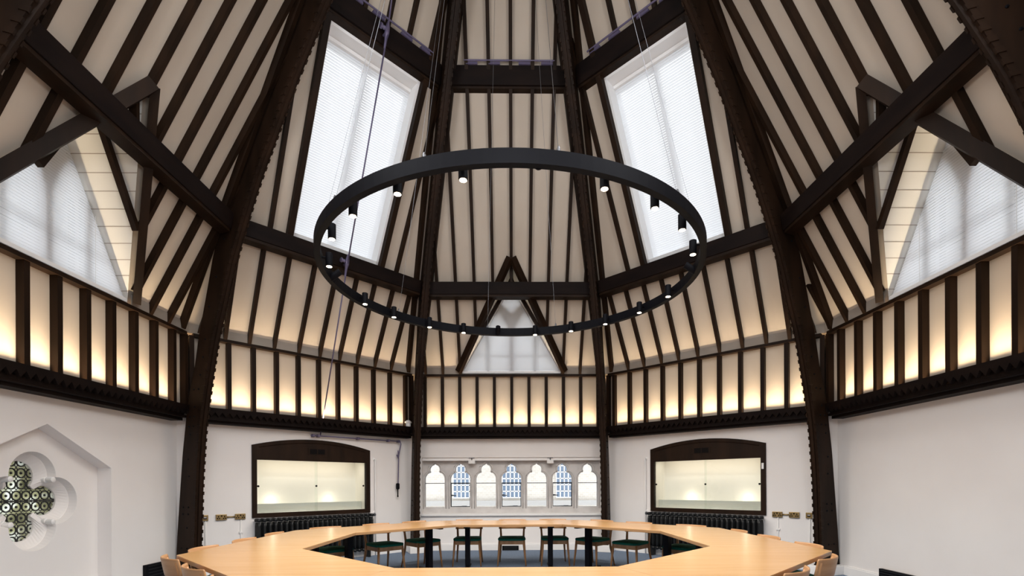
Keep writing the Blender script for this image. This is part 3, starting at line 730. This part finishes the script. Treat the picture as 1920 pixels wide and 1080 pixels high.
# ------------------------------------------------------------------ window opening gear
t = thing('window_opener', 'purple crank rod running from the left wall up past the left skylight', 'window opener', FL.P(.09, AW - .07, 2.24))
rw = AW - .07
bm = B(); tube(bm, [FL.P(-.08, rw, 2.243), FL.P(1.73, rw, 2.243)], .013, 8); obj('level_rod', bm, M_PURPLE, t, smooth=True)
for u in (-.03, .06, .82, 1.47, 1.70):
    bm = B(); fbox(bm, FL, u - .02, u + .02, rw - .02, AW, 2.22, 2.268); obj('bracket', bm, M_PURPLE, t, bevel=.004)
bm = B(); tube(bm, [FL.P(1.73, rw, 2.24), FL.P(1.74, rw - .01, 2.19), FL.P(1.69, rw, 1.93)], .011, 8); obj('link_rod', bm, M_PURPLE, t)
bm = B(); tube(bm, [FL.P(1.68, rw, 2.06), FL.P(1.69, rw, 1.88), FL.P(1.675, rw, 1.32)], .012, 8); tube(bm, [FL.P(1.65, rw, 1.97), FL.P(1.69, rw, 1.90)], .014, 6); obj('drop_rod', bm, M_PURPLE, t)
bm = B(); lathe(bm, FL.P(1.67, rw, 1.40), Vector((0, 0, -1)), [(.02, 0), (.035, .01), (.035, .11), (.02, .12), (.012, .13), (.012, .25), (.018, .26), (.006, .28)], 10); obj('crank_handle', bm, M_BLACK, t)
g1 = FL.P(.014, 3.70, 4.90); g2 = FL.P(-.063, 2.34, 7.70)
bm = B(); tube(bm, [FL.P(.087, rw, 2.243), g1], .011, 8); tube(bm, [g1, g2], .012, 8); tube(bm, [g2, FL.P(-.18, 1.75, 8.9)], .011, 8); obj('long_rod', bm, M_PURPLE, t, smooth=True)
for g in (g1, g2):
    bm = B(); lathe(bm, g + FL.n * .0 + Vector((0, 0, .06)), Vector((0, 0, -1)) + FL.n * .35, [(.012, -.1), (.03, -.02), (.034, .05), (.02, .12), (.014, .24)], 10)
    lathe(bm, g - FL.t * .02 + Vector((0, 0, .05)), -FL.t, [(.02, 0), (.028, .03), (.02, .06), (.036, .065), (.036, .09)], 10); tube(bm, [g + Vector((0, 0, .04)), g + FL.n * .14 + Vector((0, 0, .04))], .014, 6); obj('bevel_gear', bm, M_PURPLE, t)
bm = B(); lathe(bm, FL.P(1.80, 4.70, 2.53), Vector((0, 0, 1)), [(.05, 0), (.055, .01), (.055, .07), (.07, .075), (.07, .1), (.03, .13)], 14)
tag(obj('alarm_sounder', bm, M_TRIM, smooth=False), 'small white round unit on the wall plate by the back left rib', 'alarm')

# ------------------------------------------------------------------ ring luminaire
RCX, RCY, RR, RZ0, RZ1 = .02, .25, 2.045, 3.66, 3.77
t = thing('ring_luminaire', 'large black ring luminaire with small spotlights hanging over the table', 'ceiling light', (RCX, RCY, RZ0))
bm = B(); n = 128; rings = []
for k in range(n):
    a = 2 * PI * k / n; rings.append([bm.verts.new((RCX + r_ * math.cos(a), RCY + r_ * math.sin(a), z_)) for r_, z_ in ((RR - .03, RZ0), (RR + .03, RZ0), (RR + .03, RZ1), (RR - .03, RZ1))])
for k in range(n):
    a, b = rings[k], rings[(k + 1) % n]
    for j in range(4): bm.faces.new((a[j], a[(j + 1) % 4], b[(j + 1) % 4], b[j]))
obj('ring_beam', bm, M_BLACK, t)
HEADS = [-100.7, -84.4, -68.3, -52.4, -37.9, -21.8, -6.2, 11.2, 28.9, 46.5, 62.8, 79.2, 95.9, 111.5, 127.3, 144.8, 160.9, -179.3, -167.0, -148.6, -133.6, -117.3]
OFF = {-84.4, -6.2, 95.9, -179.3}
for hd in HEADS:
    a = math.radians(hd); ca, sa = math.cos(a), math.sin(a); R0 = RR - .10
    base = Vector((RCX + R0 * ca, RCY + R0 * sa, RZ0 + .085)); ax = Vector((0, 0, -1))
    if hd in OFF: ax = Vector((ca * .75, sa * .75, -.55)).normalized()
    bm = B(); lathe(bm, base - ax * .03, ax, [(.03, 0), (.036, .004), (.036, .135), (.033, .14)], 18)
    tube(bm, [base + Vector((0, 0, -.02)), Vector((RCX + (RR - .02) * ca, RCY + (RR - .02) * sa, RZ0 + .065))], .012, 8)
    h = obj('spotlight', bm, M_BLACK, t)
    bm = B(); lathe(bm, base + ax * .109, ax, [(.026, 0), (.028, .004)], 16)
    e_ = obj('lens', bm, M_BLACK if hd in OFF else M_LENS, t); e_.parent = h; e_.matrix_parent_inverse = Matrix()
    e_.matrix_parent_inverse = Matrix()
    if hd not in OFF:
        d = bpy.data.lights.new('spot', 'SPOT'); d.energy = 56; d.spot_size = math.radians(150); d.spot_blend = .8; d.color = (1, .91, .80); d.shadow_soft_size = .03
        o = bpy.data.objects.new('spot', d); C.objects.link(o); o.location = base + Vector((0, 0, -.16)) ; o.rotation_euler = (0, 0, 0)
for deg in (-163.5, -137.1, -108.4, -80.3, -47.1, -15, 70.6, 100.2, 140):
    a = math.radians(deg); p = Vector((RCX + RR * math.cos(a), RCY + RR * math.sin(a), RZ1))
    bm = B(); q = Vector((.5 * math.cos(a), .2 + .5 * math.sin(a), 10.15)); tube(bm, [p, q], 0.002, 5)
    lathe(bm, p, UPV, [(.014, 0), (.014, .03), (.006, .05)], 8); obj('suspension_cable', bm, M_STEEL, t)

# ------------------------------------------------------------------ octagonal table ring
TX, TY, AI, AO, TZ = -.03, .31, 2.0, 2.95, .74
TL = {90: 'beech table section on the far side, below the arched windows', 135: 'beech table section at the back left, facing the left display case', 45: 'beech table section at the back right, facing the right display case',
      180: 'beech table section along the left side of the ring', 0: 'beech table section along the right side of the ring', 225: 'beech table section at the front left of the ring', 315: 'beech table section at the front right of the ring',
      270: 'nearest beech table section, cut by the bottom of the photo'}
for deg, lab in TL.items():
    Ft = Face('t', deg, ''); off = Vector((TX, TY, 0)); P = lambda u, r_, z_: Ft.P(u, r_, z_) + off
    t = thing('table_section', lab, 'table', P(0, 2.45, 0), 'table sections of the octagonal ring'); t.rotation_euler = (0, 0, 0)
    bm = B(); g = .0015; e0 = AI * T8 - g; e1 = AO * T8 - g
    def tp(z0, z1, ins=0): hexa(bm, [P(u, r_, z_) for z_ in (z0, z1) for u, r_ in ((-e0 + ins, AI + ins), (e0 - ins, AI + ins), (e1 - ins, AO - ins), (-e1 + ins, AO - ins))])
    tp(TZ - .008, TZ); obj('table_top', bm, M_TABLE, t)
    bm = B(); tp(TZ - .036, TZ - .008); obj('edge_band', bm, M_EDGE, t)
    bm = B(); fbox(bm, Ft, -.75, .75, 2.44, 2.52, TZ - .075, TZ - .036)
    for v in bm.verts: v.co += off
    obj('under_rail', bm, M_BLACK, t)
    for s_ in (-1, 1):
        bm = B(); fbox(bm, Ft, s_ * .68 - .04, s_ * .68 + .04, 2.43, 2.53, .03, TZ - .07)
        fbox(bm, Ft, s_ * .68 - .035, s_ * .68 + .035, 2.15, 2.8, TZ - .07, TZ - .036); fbox(bm, Ft, s_ * .68 - .035, s_ * .68 + .035, 2.2, 2.78, 0, .03)
        for v in bm.verts: v.co += off
        obj('leg', bm, M_BLACK, t, bevel=.006)

# ------------------------------------------------------------------ chairs
def make_chair():
    # local frame: faces +y (towards the table), origin on the floor under the seat centre
    t = thing('dining_chair', '', 'chair')
    def pad(z0, z1, w0, w1, d0, d1, rows=6, crown=.0):
        bm = B(); n = 28; rings = []
        for j in range(rows + 1):
            f_ = j / rows; z = z0 + (z1 - z0) * f_; s_ = math.sqrt(max(0, 1 - (2 * f_ - 1) ** 2)) * .04 + .96
            ring = []
            for k in range(n):
                a = 2 * PI * k / n; cx_, sy_ = math.cos(a), math.sin(a); e_ = .35
                x = math.copysign(abs(cx_) ** e_, cx_); y = math.copysign(abs(sy_) ** e_, sy_)
                yy = y * (d0 + d1) / 2 * s_; wid = w0 + (w1 - w0) * (y + 1) / 2
                ring.append(bm.verts.new((x * wid * s_, yy, z)))
            rings.append(ring)
        for a, b in zip(rings, rings[1:]):
            for k in range(n): bm.faces.new((a[k], a[(k + 1) % n], b[(k + 1) % n], b[k]))
        c0 = bm.verts.new((0, 0, z0)); c1 = bm.verts.new((0, 0, z1 + crown))
        for k in range(n): bm.faces.new((rings[0][(k + 1) % n], rings[0][k], c0)); bm.faces.new((rings[-1][k], rings[-1][(k + 1) % n], c1))
        return bm
    obj('seat', pad(.425, .465, .215, .24, .235, .235, crown=.012), M_GREEN, t, smooth=True)
    bm = B(); box(bm, -.205, .205, .17, .195, .36, .425); box(bm, -.19, .19, -.2, -.18, .36, .425)
    for s_ in (-1, 1): hexa(bm, [Vector(p) for p in ((s_ * .195, -.2, .36), (s_ * .215, .19, .36), (s_ * .193, .19, .36), (s_ * .173, -.2, .36), (s_ * .195, -.2, .425), (s_ * .215, .19, .425), (s_ * .193, .19, .425), (s_ * .173, -.2, .425))])
    obj('seat_frame', bm, M_CHAIR, t)
    for s_ in (-1, 1):
        bm = B(); tube(bm, [(s_ * .205, .18, .43), (s_ * .212, .19, .30), (s_ * .235, .215, 0)], [.021, .021, .012], 10, sy=.9); obj('leg', bm, M_CHAIR, t, smooth=True)
        bm = B(); tube(bm, [(s_ * .225, -.285, 0), (s_ * .2, -.215, .30), (s_ * .195, -.2, .44), (s_ * .205, -.225, .60), (s_ * .212, -.25, .72)], [.012, .021, .022, .019, .014], 10, sy=.9); obj('leg', bm, M_CHAIR, t, smooth=True)
    bm = B(); n = 14; rows = []
    for z_, th in ((.585, .012), (.60, .018), (.737, .016), (.75, .009)):
        lean = -.012 - (z_ - .62) * .2; front = []; back = []
        for k in range(n + 1):
            x = -.235 + .47 * k / n; y = -.28 + (x / .235) ** 2 * .075 + lean + .0
            front.append(bm.verts.new((x, y + th / 2, z_))); back.append(bm.verts.new((x, y - th / 2, z_)))
        rows.append((front, back))
    for (f0, b0), (f1, b1) in zip(rows, rows[1:]):
        for k in range(n):
            bm.faces.new((f0[k], f0[k + 1], f1[k + 1], f1[k])); bm.faces.new((b0[k], b1[k], b1[k + 1], b0[k + 1]))
        for k in (0, n): bm.faces.new((f0[k], f1[k], b1[k], b0[k]))
    for (f0, b0) in (rows[0], rows[-1]):
        for k in range(n): bm.faces.new((f0[k], f0[k + 1], b0[k + 1], b0[k]))
    obj('backrest', bm, M_PLY, t, smooth=True)
    return t
chair0 = make_chair(); used = []
def place_chair(deg, u, rad, lab, turn=0.0):
    if not used: o = chair0
    else:
        o = chair0.copy(); C.objects.link(o)
        for ch in [c_ for c_ in used[0]]:
            c2 = ch.copy(); C.objects.link(c2); c2.parent = o
    if not used: used.append(list(chair0.children))
    Ft = Face('t', deg, ''); p = Ft.P(u, rad, 0) + Vector((TX, TY, 0)); o.location = p
    d = -Ft.n; o.rotation_euler = (0, 0, math.atan2(d.y, d.x) - PI / 2 + turn)
    o['label'] = lab; o['group'] = 'green-seated chairs around the table'
CH = {
 90: [(-.70, 'green-seated oak chair facing the camera, left of the middle one under the arched windows'), (.05, 'green-seated oak chair in the middle under the arched windows, facing the camera'), (.77, 'green-seated oak chair facing the camera, right of the middle one under the arched windows')],
 135: [(-.76, 'oak chair half hidden behind the table leg in front of the left radiator'), (.07, 'oak chair with full green seat in view, angled beside the left radiator'), (.78, 'oak chair standing by the left rib of the arched windows')],
 45: [(.76, 'oak chair half hidden behind the table leg in front of the right radiator'), (-.10, 'oak chair with full green seat in view, angled beside the right radiator'), (-.82, 'oak chair standing by the right rib of the arched windows')],
 180: [(-.74, 'oak chair top showing above the left table edge, nearest the data outlet and rib'), (0.0, 'oak chair top showing above the left table edge below the brass double sockets'), (.72, 'oak chair top showing above the left table edge at the corner of the left radiator')],
 0: [(.78, 'oak chair top showing above the right table edge, in front of the right bolted rib'), (.02, 'oak chair top showing above the right table edge below the brass double sockets'), (-.74, 'oak chair top showing above the right table edge at the corner of the right radiator')],
 225: [(1.05, 'chair with a curved beech back at the lower left, nearest the black wall grille'), (.32, 'chair with a curved beech back at the lower left, second from the black wall grille'), (-.41, 'chair at the lower left of which only the end of the backrest shows')],
 315: [(-.72, 'chair with a curved beech back at the lower right, nearest the right rib'), (.13, 'chair with a curved beech back at the lower right, second from the right rib')],
}
RADC = {90: 2.78, 135: 2.80, 45: 2.80, 180: 2.76, 0: 2.76, 225: 2.77, 315: 2.77}
for deg, lst in CH.items():
    for u, lab in lst: place_chair(deg, u, RADC[deg], lab, random.uniform(-.04, .04))
